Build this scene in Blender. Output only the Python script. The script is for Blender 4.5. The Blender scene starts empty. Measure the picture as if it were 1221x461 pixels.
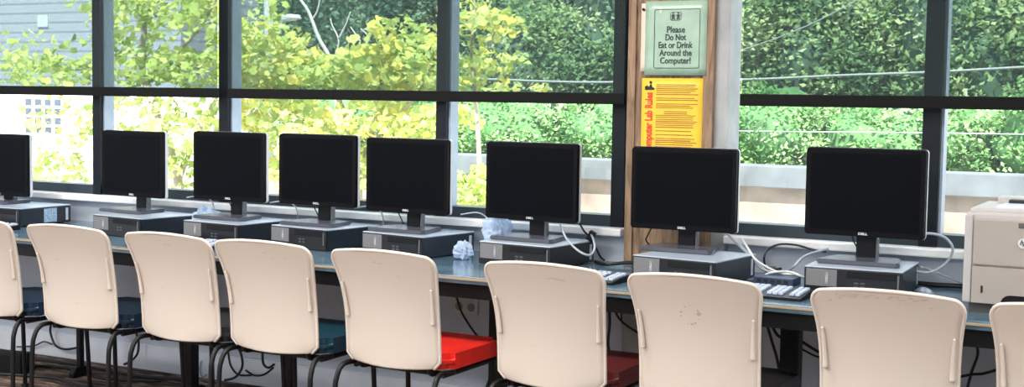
import bpy, bmesh, math, random
import numpy as np
from mathutils import Vector, Matrix
random.seed(7); rng = np.random.default_rng(7)
S = bpy.context.scene
COL = S.collection
R = math.radians

# ------------------------------------------------------------------ materials
MATS = {}
def newmat(name):
    m = bpy.data.materials.new(name); m.use_nodes = True
    nt = m.node_tree; b = nt.nodes['Principled BSDF']
    return m, nt, b
def mat(name, col, rough=.5, metal=0., spec=.5, noise=0., scale=20., bump=0., coat=0., emit=None):
    """plain procedural material: colour broken up by a noise texture, optional bump"""
    if name in MATS: return MATS[name]
    m, nt, b = newmat(name)
    b.inputs['Roughness'].default_value = rough; b.inputs['Metallic'].default_value = metal
    b.inputs['Specular IOR Level'].default_value = spec
    b.inputs['Coat Weight'].default_value = coat
    c = (*col, 1)
    b.inputs['Base Color'].default_value = c
    if noise or bump:
        tc = nt.nodes.new('ShaderNodeTexCoord'); n = nt.nodes.new('ShaderNodeTexNoise')
        n.inputs['Scale'].default_value = scale; n.inputs['Detail'].default_value = 5
        nt.links.new(tc.outputs['Object'], n.inputs['Vector'])
        if noise:
            r = nt.nodes.new('ShaderNodeValToRGB')
            r.color_ramp.elements[0].position = .3; r.color_ramp.elements[1].position = .7
            r.color_ramp.elements[0].color = tuple(max(0, x*(1-noise)) for x in col)+(1,)
            r.color_ramp.elements[1].color = tuple(min(1, x*(1+noise)) for x in col)+(1,)
            nt.links.new(n.outputs['Fac'], r.inputs['Fac']); nt.links.new(r.outputs['Color'], b.inputs['Base Color'])
        if bump:
            bp = nt.nodes.new('ShaderNodeBump'); bp.inputs['Strength'].default_value = bump; bp.inputs['Distance'].default_value = .01
            nt.links.new(n.outputs['Fac'], bp.inputs['Height']); nt.links.new(bp.outputs['Normal'], b.inputs['Normal'])
    MATS[name] = m
    return m
def leafmat(name, cols, trans=.45, patch=1.6, mixv=.45):
    m, nt, b = newmat(name)
    nt.nodes.remove(b); out = nt.nodes['Material Output']
    g = nt.nodes.new('ShaderNodeNewGeometry'); r = nt.nodes.new('ShaderNodeValToRGB')
    els = r.color_ramp.elements
    while len(els) < len(cols): els.new(.5)
    for i, c in enumerate(cols):
        els[i].position = i/(len(cols)-1); els[i].color = (*c, 1)
    tc = nt.nodes.new('ShaderNodeTexCoord'); n = nt.nodes.new('ShaderNodeTexNoise'); n.inputs['Scale'].default_value = patch; n.inputs['Detail'].default_value = 2
    nt.links.new(tc.outputs['Object'], n.inputs['Vector'])
    m1 = nt.nodes.new('ShaderNodeMapRange'); m1.inputs['From Min'].default_value = .32; m1.inputs['From Max'].default_value = .68
    nt.links.new(n.outputs['Fac'], m1.inputs['Value'])
    m2 = nt.nodes.new('ShaderNodeMix'); m2.inputs[0].default_value = mixv
    nt.links.new(g.outputs['Random Per Island'], m2.inputs[2]); nt.links.new(m1.outputs[0], m2.inputs[3]); nt.links.new(m2.outputs[0], r.inputs['Fac'])
    d = nt.nodes.new('ShaderNodeBsdfDiffuse'); t = nt.nodes.new('ShaderNodeBsdfTranslucent'); mx = nt.nodes.new('ShaderNodeMixShader')
    mx.inputs[0].default_value = trans
    nt.links.new(r.outputs['Color'], d.inputs['Color']); nt.links.new(r.outputs['Color'], t.inputs['Color'])
    nt.links.new(d.outputs[0], mx.inputs[1]); nt.links.new(t.outputs[0], mx.inputs[2]); nt.links.new(mx.outputs[0], out.inputs['Surface'])
    return m
def stripemat(name, c1, c2, period, axis='Z', rough=.7):
    m, nt, b = newmat(name)
    b.inputs['Roughness'].default_value = rough
    tc = nt.nodes.new('ShaderNodeTexCoord'); sx = nt.nodes.new('ShaderNodeSeparateXYZ')
    mo = nt.nodes.new('ShaderNodeMath'); mo.operation = 'MULTIPLY'; mo.inputs[1].default_value = 1/period
    fr = nt.nodes.new('ShaderNodeMath'); fr.operation = 'FRACT'
    r = nt.nodes.new('ShaderNodeValToRGB')
    r.color_ramp.elements[0].color = (*c2, 1); r.color_ramp.elements[1].color = (*c1, 1)
    r.color_ramp.elements[0].position = .08; r.color_ramp.elements[1].position = .25
    nt.links.new(tc.outputs['Object'], sx.inputs[0]); nt.links.new(sx.outputs[axis], mo.inputs[0]); nt.links.new(mo.outputs[0], fr.inputs[0])
    nt.links.new(fr.outputs[0], r.inputs['Fac']); nt.links.new(r.outputs['Color'], b.inputs['Base Color'])
    return m
def seethrough(name, amount, tint, surf, rough=.5, glossy=False):
    """mix of a transparent and a surface shader (window glass, screen fabric, thin plastic)"""
    m, nt, b = newmat(name); out = nt.nodes['Material Output']
    t = nt.nodes.new('ShaderNodeBsdfTransparent'); t.inputs['Color'].default_value = (*tint, 1)
    mx = nt.nodes.new('ShaderNodeMixShader'); mx.inputs[0].default_value = amount
    if glossy:
        s = nt.nodes.new('ShaderNodeBsdfGlossy'); s.inputs['Roughness'].default_value = rough
    else:
        s = nt.nodes.new('ShaderNodeBsdfDiffuse')
    s.inputs['Color'].default_value = (*surf, 1)
    nt.nodes.remove(b)
    nt.links.new(s.outputs[0], mx.inputs[1]); nt.links.new(t.outputs[0], mx.inputs[2]); nt.links.new(mx.outputs[0], out.inputs['Surface'])
    return m

def floor_mat():
    m, nt, b = newmat('carpet'); b.inputs['Roughness'].default_value = .95
    tc = nt.nodes.new('ShaderNodeTexCoord'); mp = nt.nodes.new('ShaderNodeMapping'); mp.inputs['Scale'].default_value = (3, 11, 1)
    n = nt.nodes.new('ShaderNodeTexNoise'); n.inputs['Scale'].default_value = 1.6; n.inputs['Detail'].default_value = 4; n.inputs['Distortion'].default_value = 1.6
    r = nt.nodes.new('ShaderNodeValToRGB'); e = r.color_ramp.elements
    e[0].position = .3; e[0].color = (.012, .008, .007, 1); e[1].position = .72; e[1].color = (.6, .48, .38, 1)
    x = e.new(.46); x.color = (.07, .045, .035, 1); x = e.new(.58); x.color = (.24, .16, .11, 1)
    nt.links.new(tc.outputs['Object'], mp.inputs[0]); nt.links.new(mp.outputs[0], n.inputs['Vector']); nt.links.new(n.outputs['Fac'], r.inputs['Fac'])
    nt.links.new(r.outputs['Color'], b.inputs['Base Color'])
    return m
def wood_mat():
    m, nt, b = newmat('board_wood'); b.inputs['Roughness'].default_value = .7
    tc = nt.nodes.new('ShaderNodeTexCoord'); mp = nt.nodes.new('ShaderNodeMapping'); mp.inputs['Scale'].default_value = (14, 14, 1.6)
    n = nt.nodes.new('ShaderNodeTexNoise'); n.inputs['Scale'].default_value = 4; n.inputs['Detail'].default_value = 6; n.inputs['Distortion'].default_value = .6
    r = nt.nodes.new('ShaderNodeValToRGB'); e = r.color_ramp.elements
    e[0].position = .3; e[0].color = (.13, .075, .042, 1); e[1].position = .7; e[1].color = (.38, .25, .155, 1)
    nt.links.new(tc.outputs['Object'], mp.inputs[0]); nt.links.new(mp.outputs[0], n.inputs['Vector']); nt.links.new(n.outputs['Fac'], r.inputs['Fac'])
    nt.links.new(r.outputs['Color'], b.inputs['Base Color'])
    return m
def shell_mat():
    """cream plastic with faint scuffs"""
    m, nt, b = newmat('cream_plastic'); b.inputs['Roughness'].default_value = .42
    tc = nt.nodes.new('ShaderNodeTexCoord'); mp = nt.nodes.new('ShaderNodeMapping'); mp.inputs['Scale'].default_value = (5, 5, 16)
    oi = nt.nodes.new('ShaderNodeObjectInfo'); va = nt.nodes.new('ShaderNodeVectorMath'); va.operation = 'ADD'
    n = nt.nodes.new('ShaderNodeTexNoise'); n.inputs['Scale'].default_value = 2.2; n.inputs['Detail'].default_value = 8
    r = nt.nodes.new('ShaderNodeValToRGB'); e = r.color_ramp.elements
    e[0].position = .22; e[0].color = (.60, .50, .42, 1); e[1].position = .31; e[1].color = (.645, .57, .495, 1)
    nt.links.new(tc.outputs['Object'], va.inputs[0]); nt.links.new(oi.outputs['Location'], va.inputs[1])
    nt.links.new(va.outputs[0], mp.inputs[0]); nt.links.new(mp.outputs[0], n.inputs['Vector']); nt.links.new(n.outputs['Fac'], r.inputs['Fac'])
    nt.links.new(r.outputs['Color'], b.inputs['Base Color'])
    return m

M = dict(
    carpet=floor_mat(), wood=wood_mat(), cream=shell_mat(),
    cream_rim=mat('cream_rim', (.70, .62, .54), .35, noise=.05),
    paint=mat('wall_paint', (.62, .68, .77), .6, noise=.06, scale=6),
    skirting=mat('skirting_paint', (.80, .85, .92), .5, noise=.05, scale=8),
    ceiling=mat('ceiling_paint', (.7, .7, .7), .8, noise=.03),
    sill=mat('sill_paint', (.90, .88, .86), .4, noise=.04),
    concrete=mat('concrete', (.40, .41, .41), .8, noise=.18, scale=7, bump=.3),
    frame=mat('window_frame_metal', (.007, .010, .015), .45, spec=.2),
    frame_light=mat('skylit_mullion', (.36, .43, .52), .4, noise=.05),
    rail=mat('bottom_rail_metal', (.028, .042, .056), .4, spec=.4),
    hem=mat('hem_bar', (.005, .005, .005), .6, spec=.15),
    edge=mat('edge_band', (.40, .31, .20), .5, noise=.1),
    worktop=mat('worktop', (.10, .17, .23), .14, noise=.35, scale=9, spec=1.),
    black=mat('black_metal', (.007, .007, .008), .4, spec=.3),
    blackp=mat('black_plastic', (.007, .008, .010), .45, spec=.25),
    screen=mat('screen', (.003, .004, .0055), .35, spec=.05),
    bezel=mat('bezel', (.004, .004, .005), .5, spec=.1),
    silver=mat('silver_plastic', (.60, .62, .64), .35),
    logo=mat('logo_silver', (.62, .64, .66), .3),
    pc_case=mat('pc_case', (.018, .024, .034), .33, noise=.1),
    pc_top_glare=mat('pc_top_glare', (.46, .54, .64), .22, spec=1.),
    pc_grille=stripemat('pc_grille', (.20, .20, .205), (.09, .09, .095), .004, 'Z', .4),
    pc_front=mat('pc_front', (.012, .013, .016), .3),
    sticker=mat('sticker', (.62, .68, .76), .5, noise=.1, scale=60),
    stickerb=mat('sticker_print', (.35, .47, .62), .5, noise=.5, scale=120),
    keycap=mat('keycaps_glinting', (.50, .58, .72), .3, noise=.2, scale=60),
    printer=mat('printer_shell', (.36, .32, .285), .45, noise=.02),
    printer_dk=mat('printer_seam', (.09, .085, .08), .6),
    printer_side=mat('printer_side', (.46, .435, .42), .45),
    lilac=mat('printer_tray', (.52, .54, .68), .4),
    white=mat('white_plastic', (.70, .70, .69), .4),
    greycable=mat('grey_cable', (.40, .44, .48), .45),
    blackcable=mat('black_cable', (.012, .012, .014), .45),
    bag=seethrough('thin_plastic_bag', .45, (.85, .92, 1), (.62, .74, .9)),
    green=mat('green_paper', (.34, .49, .37), .32, noise=.08, scale=18, bump=.25, spec=.6),
    yellow=mat('yellow_paper', (.86, .55, .035), .5, noise=.04),
    cream_paper=mat('cream_paper', (.75, .62, .50), .6, noise=.05),
    ink=mat('ink', (.035, .055, .05), .6), inkb=mat('ink_black', (.01, .01, .01), .6),
    inkbrown=mat('ink_brown', (.30, .15, .03), .6), inkred=mat('ink_red', (.72, .07, .02), .6), inkdim=mat('ink_faded', (.14, .26, .19), .5),
    glass=seethrough('window_glass', .965, (.97, .99, .98), (.8, .85, .9), .02, True),
    shade=seethrough('screen_fabric', .62, (.92, .99, .98), (.05, .062, .065)),
    bark=mat('pale_bark', (.34, .29, .22), .8, noise=.3, scale=12), whitebark=mat('white_bark', (.42, .42, .41), .7, noise=.1),
    darkbark=mat('dark_bark', (.05, .045, .04), .9, noise=.3),
    pave=mat('paving', (.40, .37, .34), .8, noise=.12, scale=1.5), soil=mat('soil', (.16, .13, .09), .9, noise=.3, scale=3),
    outwall=mat('retaining_wall', (.25, .205, .175), .85, noise=.4, scale=2.2), outcap=mat('wall_cap', (.10, .115, .13), .85, noise=.25, scale=3),
    siding=stripemat('siding', (.27, .30, .36), (.15, .17, .215), .24), lowwall=mat('overexposed_facade', (.85, .85, .86), .8, noise=.03),
    roofm=mat('roof_sheet', (.2, .21, .23), .7, noise=.1), paneblue=mat('block_pane', (.045, .06, .085), .3, noise=.2, scale=2),
    pole=mat('pole_grey', (.42, .44, .47), .6, noise=.1), wire=mat('wire_pale', (.30, .33, .34), .6),
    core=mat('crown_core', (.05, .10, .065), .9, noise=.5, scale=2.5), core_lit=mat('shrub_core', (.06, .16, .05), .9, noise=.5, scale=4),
)
def seatmat(name, col): return mat(name, col, .38, noise=.15, scale=14, spec=.5)

# ------------------------------------------------------------------ mesh helpers
def link(name, me, m=None, parent=None):
    o = bpy.data.objects.new(name, me); COL.objects.link(o)
    if m: me.materials.append(m)
    if parent: o.parent = parent
    return o
def obj(name, bm, m, parent=None, smooth=False, auto=None):
    me = bpy.data.meshes.new(name); bmesh.ops.recalc_face_normals(bm, faces=bm.faces); bm.to_mesh(me); bm.free()
    if smooth:
        me.polygons.foreach_set('use_smooth', [True]*len(me.polygons))
        if auto: me.set_sharp_from_angle(angle=R(auto))
    return link(name, me, m, parent)
def pyd(name, v, f, m, parent=None, smooth=False):
    me = bpy.data.meshes.new(name); me.from_pydata([tuple(p) for p in v], [], f); me.update()
    if smooth: me.polygons.foreach_set('use_smooth', [True]*len(me.polygons))
    return link(name, me, m, parent)
def empty(name, loc, rz=0., parent=None):
    o = bpy.data.objects.new(name, None); COL.objects.link(o); o.location = loc; o.rotation_euler = (0, 0, rz); o.empty_display_size = .1
    if parent: o.parent = parent
    return o
def tag(o, label, cat, group=None, kind=None):
    if label: o['label'] = label
    if cat: o['category'] = cat
    if group: o['group'] = group
    if kind: o['kind'] = kind
    return o
def struct(o, label=None):
    o['kind'] = 'structure'
    if label: o['label'] = label
    return o
def box(bm, x0, x1, y0, y1, z0, z1, bev=0., seg=2):
    vs = [bm.verts.new((x, y, z)) for x in (x0, x1) for y in (y0, y1) for z in (z0, z1)]
    idx = [(0, 1, 3, 2), (4, 6, 7, 5), (0, 4, 5, 1), (2, 3, 7, 6), (0, 2, 6, 4), (1, 5, 7, 3)]
    fs = [bm.faces.new([vs[i] for i in q]) for q in idx]
    if bev:
        es = set(e for f in fs for e in f.edges)
        bmesh.ops.bevel(bm, geom=list(es), offset=bev, segments=seg, affect='EDGES', profile=.6)
def bx(*a, bev=0., seg=2):
    bm = bmesh.new(); box(bm, *a, bev=bev, seg=seg); return bm
def prism(bm, poly, axis, a, b, bev=0.):
    """polygon in the plane across axis, pulled from a to b"""
    def P(p, t):
        return {'x': (t, p[0], p[1]), 'y': (p[0], t, p[1]), 'z': (p[0], p[1], t)}[axis]
    A = [bm.verts.new(P(p, a)) for p in poly]; B = [bm.verts.new(P(p, b)) for p in poly]
    n = len(poly); fs = [bm.faces.new(A), bm.faces.new(B[::-1])]
    for i in range(n): fs.append(bm.faces.new((A[i], B[i], B[(i+1) % n], A[(i+1) % n])))
    if bev:
        bmesh.ops.bevel(bm, geom=list(fs[0].edges)+list(fs[1].edges), offset=bev, segments=2, affect='EDGES')
def rrect(x0, x1, z0, z1, r, n=5):
    pts = []
    for cx, cz, a0 in ((x1-r, z1-r, 0), (x0+r, z1-r, 90), (x0+r, z0+r, 180), (x1-r, z0+r, 270)):
        for i in range(n+1):
            a = R(a0+90*i/n); pts.append((cx+r*math.cos(a), cz+r*math.sin(a)))
    return pts
def catmull(pts, n=6):
    P = [Vector(p) for p in pts]; out = []
    for i in range(len(P)-1):
        p0 = P[max(i-1, 0)]; p1 = P[i]; p2 = P[i+1]; p3 = P[min(i+2, len(P)-1)]
        for k in range(n):
            t = k/n
            out.append(.5*((2*p1)+(p2-p0)*t+(2*p0-5*p1+4*p2-p3)*t*t+(3*p1-p0-3*p2+p3)*t**3))
    out.append(P[-1]); return out
def tube(bm, pts, rad, seg=8, smoothn=0, r1=None):
    P = catmull(pts, smoothn) if smoothn else [Vector(p) for p in pts]
    n = len(P); rings = []; up = None
    for i, p in enumerate(P):
        t = (P[min(i+1, n-1)]-P[max(i-1, 0)]).normalized()
        if up is None:
            up = t.orthogonal().normalized()
        else:
            up = (up-t*up.dot(t))
            up = up.normalized() if up.length > 1e-6 else t.orthogonal().normalized()
        s = t.cross(up); rr = rad if r1 is None else rad+(r1-rad)*i/(n-1)
        rings.append([bm.verts.new(p+rr*(math.cos(2*math.pi*k/seg)*up+math.sin(2*math.pi*k/seg)*s)) for k in range(seg)])
    for a, b in zip(rings, rings[1:]):
        for k in range(seg): bm.faces.new((a[k], a[(k+1) % seg], b[(k+1) % seg], b[k]))
    bm.faces.new(rings[0][::-1]); bm.faces.new(rings[-1])
def tb(pts, rad, seg=8, smoothn=0, r1=None):
    bm = bmesh.new(); tube(bm, pts, rad, seg, smoothn, r1); return bm
def cyl(bm, c, r, h, axis='z', seg=20):
    d = {'z': (0, 0, h), 'y': (0, h, 0), 'x': (h, 0, 0)}[axis]
    tube(bm, [c, (c[0]+d[0], c[1]+d[1], c[2]+d[2])], r, seg)
def text(name, body, size, loc, m, parent, width=None, bold=0., shear=0., rot=(90, 0, 0), align='CENTER'):
    cu = bpy.data.curves.new(name, 'FONT'); cu.body = body; cu.size = size; cu.align_x = align; cu.align_y = 'CENTER'
    cu.extrude = .0006; cu.offset = bold; cu.shear = shear; cu.resolution_u = 3
    t = bpy.data.objects.new(name+'_c', cu); me = bpy.data.meshes.new_from_object(t); bpy.data.objects.remove(t)
    if width:
        xs = [v.co.x for v in me.vertices]; k = width/(max(xs)-min(xs)); c = (max(xs)+min(xs))/2
        for v in me.vertices: v.co.x = (v.co.x-c)*k
    o = link(name, me, m, parent); o.location = loc; o.rotation_euler = tuple(R(a) for a in rot)
    return o
def copy_tree(o, parent=None):
    c = o.copy(); COL.objects.link(c); c.parent = parent
    for ch in list(o.children): copy_tree(ch, c)
    return c

# ------------------------------------------------------------------ camera
f, yaw, pitch, roll, HC, DC = 1567.5, .4870, .0695, .0155, 1.3725, 4.9354
fw = Vector((-math.sin(yaw)*math.cos(pitch), math.cos(yaw)*math.cos(pitch), -math.sin(pitch)))
rt = Vector((math.cos(yaw), math.sin(yaw), 0)); up = rt.cross(fw)
rt, up = math.cos(roll)*rt+math.sin(roll)*up, -math.sin(roll)*rt+math.cos(roll)*up
cd = bpy.data.cameras.new('camera'); cam = bpy.data.objects.new('camera', cd); COL.objects.link(cam)
cd.sensor_fit = 'HORIZONTAL'; cd.sensor_width = 36; cd.lens = f/1221*36; cd.clip_start = .05; cd.clip_end = 300
cam.matrix_world = Matrix(((rt.x, up.x, -fw.x, 0), (rt.y, up.y, -fw.y, -DC), (rt.z, up.z, -fw.z, HC), (0, 0, 0, 1)))
S.camera = cam
def P(px, py, Y):
    """the point on the plane y = Y that the photograph shows at a pixel"""
    d = rt*((px-610.5)/f)-up*((py-230.5)/f)+fw
    return Vector((0, -DC, HC))+d*((Y+DC)/d.y)
def PZ(px, py, Z):
    d = rt*((px-610.5)/f)-up*((py-230.5)/f)+fw
    return Vector((0, -DC, HC))+d*((Z-HC)/d.z)

# ------------------------------------------------------------------ room shell
XL, XR, YB, ZC = -7.2, 2.2, -7.6, 2.85
struct(obj('floor', bx(XL-.2, XR+.2, YB-.2, .25, -.12, 0), M['carpet']))
struct(obj('ceiling', bx(XL-.2, XR+.2, YB-.2, .25, ZC, ZC+.15), M['ceiling']))
struct(obj('wall_left', bx(XL-.2, XL, YB, .25, 0, ZC), M['paint']))
struct(obj('wall_right', bx(XR, XR+.2, YB, .25, 0, ZC), M['paint']))
struct(obj('wall_back', bx(XL, XR, YB-.2, YB, 0, ZC), M['paint']))
bm = bmesh.new(); box(bm, XL, XR, 0, .25, 0, .845)
box(bm, XL, XR, 0, .25, 2.6, ZC)
struct(obj('wall_window', bm, M['paint']))
struct(obj('baseboard_window', bx(XL, XR, -.014, 0, 0, .13, bev=.004), M['skirting']))
# window sill ledge, broken by the pillar
CX0, CX1, CY = -2.075, -1.650, -.045
bm = bmesh.new()
for a, b in ((XL, CX0-.003), (CX1+.003, XR)): box(bm, a, b, -.075, .02, .838, .868, bev=.006)
struct(obj('trim_sill', bm, M['sill']))
struct(obj('pillar', bx(CX0, CX1, CY, .10, 0, ZC, bev=.006), M['concrete']))

# windows: dark metal frames, panes are parts
def window(name, x0, x1, mull):
    w = struct(empty(name, (x0, 0, .868)))
    def part(n, *a, m='frame'):
        o = obj(n, bx(*a), M[m], w); o.matrix_parent_inverse = Matrix.Translation((-x0, 0, -.868)); return o
    part('bottom_rail', x0, x1, .012, .10, .868, .914, m='rail'); part('head_rail', x0, x1, .012, .10, 2.54, 2.6)
    xs = [x0]+[q for m_ in mull for q in m_]+[x1]
    for a, b in mull:
        o = part('mullion', a, b, 0.0, .088, .868, 2.57)
        part('mullion_lit_side', b, b+.009, .022, .089, .914, 2.54, m='frame_light')  # pale plate paints sky light onto the dark mullion's side
    for i in range(0, len(xs), 2):
        a, b = xs[i], xs[i+1]
        p = part('pane', a-.004, b+.004, .062, .066, .90, 2.55, m='glass')
    return w
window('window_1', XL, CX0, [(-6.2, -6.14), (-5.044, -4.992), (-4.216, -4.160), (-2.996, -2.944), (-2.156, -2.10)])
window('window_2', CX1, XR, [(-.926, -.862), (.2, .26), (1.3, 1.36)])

# roller blinds of see-through screen fabric
def blind(x0, x1, z, label):
    b = tag(empty('roller_blind', ((x0+x1)/2, -.045, z)), label, 'blind', 'roller blinds on the windows')
    hw = (x1-x0)/2
    obj('fabric', bx(-hw+.006, hw-.006, -.001, .001, .04, 2.58-z), M['shade'], b)
    bm = bx(-hw, hw, -.009, .009, 0, .046, bev=.004); obj('hem_bar', bm, M['hem'], b)
    tbm = bmesh.new(); cyl(tbm, (-hw, .005, 2.60-z), .028, 2*hw, 'x'); obj('roller_tube', tbm, M['hem'], b)
    for s in (-1, 1): obj('bracket', bx(s*hw-.004, s*hw+.004, -.03, .057, 2.56-z, 2.645-z), M['black'], b)
    return b
blind(-7.15, -4.182, 1.370, 'sheer grey roller blind with black hem bar over the two leftmost window panes')
blind(-4.120, -2.082, 1.369, 'sheer grey roller blind over the two wide panes left of the pillar')
blind(-1.602, .19, 1.371, 'sheer grey roller blind over the windows right of the pillar')

# ------------------------------------------------------------------ notice board and notices on the pillar
nb = tag(empty('notice_board', (-1.89, CY-.001, 1.5)), 'tall raw plywood board fixed to the grey pillar behind the notices', 'board')
BX0, BX1 = -.175, .185
obj('panel', bx(BX0+.03, BX1-.03, -.012, 0, -.76, .85), M['wood'], nb)
for a, b in ((BX0, BX0+.034), (BX1-.045, BX1)): obj('side_strip', bx(a, b, -.022, 0, -.76, .85, bev=.003), M['wood'], nb)
NY = CY-.0225
# world x range of the sheets
def sheet(name, x0, x1, z0, z1, m, label, cat, y=NY, tilt=0):
    r = tag(empty(name, ((x0+x1)/2, y, (z0+z1)/2)), label, cat)
    r.rotation_euler = (0, R(tilt), 0)
    w, h = (x1-x0)/2, (z1-z0)/2
    # slightly buckled paper
    nx, nz = 9, 9; v = []; fa = []
    for j in range(nz):
        for i in range(nx):
            u = i/(nx-1)*2-1; t = j/(nz-1)*2-1
            v.append((u*w, -.0012-.0010*abs(math.sin(3*u+2*t)), t*h))
    for j in range(nz-1):
        for i in range(nx-1):
            a = j*nx+i; fa.append((a, a+1, a+nx+1, a+nx))
    o = pyd('sheet', v, fa, m, r, True)
    so = o.modifiers.new('s', 'SOLIDIFY'); so.thickness = .0006; so.offset = 1
    return r, w, h
a = P(771, 3, NY); b = P(845, 3, NY); c = P(842, 90, NY)
gx0, gx1, gz1, gz0 = a.x-.002, b.x-.003, a.z+.004, c.z
cp, w_, h_ = sheet('cream_notice', gx0-.018, gx0+.14, gz0+.015, gz1-.008, M['cream_paper'], 'cream sheet showing as a sliver behind the left edge of the green notice', 'notice', y=NY+.0008)
pin = bmesh.new(); cyl(pin, (-w_+.010, -.008, h_-.024), .006, .008, 'y', 12); obj('pin', pin, M['blackp'], cp)
g, w, h = sheet('green_notice', gx0, gx1, gz0, gz1, M['green'], 'green laminated notice asking people not to eat or drink near computers', 'notice')
yy = -.0038
def frame_bm(x0, x1, z0, z1, t, y=yy, r=.006):
    bm = bmesh.new(); o = rrect(x0, x1, z0, z1, r); i = rrect(x0+t, x1-t, z0+t, z1-t, max(r-t, .001)); n = len(o)
    O = [bm.verts.new((p[0], y, p[1])) for p in o]; I = [bm.verts.new((p[0], y, p[1])) for p in i]
    for k in range(n): bm.faces.new((O[k], O[(k+1) % n], I[(k+1) % n], I[k]))
    return bm
obj('border_line', frame_bm(-w*.70, w*.78, -h*.81, h*.78, .0022), M['ink'], g)
obj('pictogram_border', frame_bm(-.024, .022, h*.47, h*.70, .0018, r=.008), M['ink'], g)
pb = bmesh.new()
for s in (-1, 1):
    cx = -.001+s*.0105; cz = h*.585
    prism(pb, [(cx+.0035*math.cos(k*.785), cz+.0125+.0035*math.sin(k*.785)) for k in range(8)], 'y', yy-.0004, yy)
    prism(pb, [(cx-.004, cz+.008), (cx+.004, cz+.008), (cx+.0085, cz+.001), (cx+.0065, cz-.001), (cx+.004, cz+.002), (cx+.007, cz-.014), (cx+.003, cz-.014), (cx, cz-.006), (cx-.003, cz-.014), (cx-.007, cz-.014), (cx-.004, cz+.002), (cx-.0065, cz-.001), (cx-.0085, cz+.001)], 'y', yy-.0004, yy)
obj('pictogram', pb, M['ink'], g)
for i, (s, wd) in enumerate((('Please', .075), ('Do Not', .086), ('Eat or Drink', .142), ('Around the', .134), ('Computer!', .127))):
    text('lettering', s, .035, (.001, yy, h*(.225-.208*i)), M['ink'], g, width=wd, bold=.0006)
# yellow rules sheet
a = P(766, 92.5, NY); b = P(839, 92.5, NY); c = P(835, 176, NY)
yl, w, h = sheet('yellow_notice', a.x, b.x, c.z-.075, a.z-.002, M['yellow'], 'yellow computer lab rules sheet pinned below the green notice', 'notice')
text('title_lettering', 'Computer Lab Rules', .042, (-w*.745, yy, -.006), M['inkred'], yl, width=.245, bold=.0016, rot=(90, -90, 0))
pb = bmesh.new()
x0 = -w*.74; z0 = h*.80
prism(pb, [(x0-.020, z0-.012), (x0+.020, z0-.012), (x0+.020, z0-.004), (x0+.012, z0), (x0+.008, z0+.010), (x0+.002, z0+.010), (x0-.002, z0), (x0-.012, z0+.006), (x0-.020, z0+.002)], 'y', yy-.0004, yy)
prism(pb, [(x0+.004+.0055*math.cos(k*.628), z0+.018+.0065*math.sin(k*.628)) for k in range(10)], 'y', yy-.0004, yy)
obj('pictogram', pb, M['inkb'], yl)
tl = bmesh.new(); t2 = bmesh.new(); z = h*.86; k = 0
while z > -h*.93:
    dark = k % 7 in (2, 5)
    xa = -w*.52; xb = w*(.86-.28*random.random())
    if k in (11, 12): xa, xb = -w*.25, w*.5
    box(t2 if dark else tl, xa, xb, yy-.0003, yy, z-(.0032 if dark else .0026), z)
    z -= random.choice((.0075, .0075, .0085, .015)); k += 1
obj('small_print', tl, M['inkbrown'], yl); obj('bold_print', t2, mat('ink_rust', (.42, .12, .02), .6), yl)

# ------------------------------------------------------------------ desk
DF, DT = -.775, .73
dk = tag(empty('computer_desk', (-3.2, -.4, 0)), 'long dark blue-grey worktop on black legs running under the windows', 'desk')
X0, X1 = XL+.05-(-3.2), 1.6+3.2
obj('worktop', bx(X0, X1, DF+.4+.004, -.02+.4, DT-.028, DT, bev=.003), M['worktop'], dk)
obj('edge_band', bx(X0, X1, DF+.4-.001, DF+.4+.006, DT-.014, DT-.006, bev=.001), M['edge'], dk)
obj('apron', bx(X0, X1, DF+.43, DF+.45, DT-.085, DT-.029), M['black'], dk)
for lx, ly, hw in ((-6.2, -.32, .03), (-4.84, -.29, .014), (-4.09, -.34, .026), (-3.51, -.36, .022), (-2.49, -.33, .03), (-1.285, -.36, .034), (-.12, -.36, .034), (1.1, -.36, .034)):
    x, y = lx+3.2, ly+.4
    lg = obj('leg', bx(x-hw, x+hw, y-min(hw, .03), y+min(hw, .03), .02, DT-.029, bev=.005), M['black'], dk)
    bmf = bmesh.new(); prism(bmf, [(y-.06, 0), (y+.06+3*max(0, hw-.014), 0), (y+.06+3*max(0, hw-.014), .02), (y+.04, .05), (y-.04, .05), (y-.06, .02)], 'x', x-hw-.004, x+hw+.004, bev=.003)
    obj('foot', bmf, M['black'], lg)
    obj('bracket', bx(x-.08, x+.08, y-.25, y+.25, DT-.06, DT-.029, bev=.004), M['black'], lg)

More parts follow.
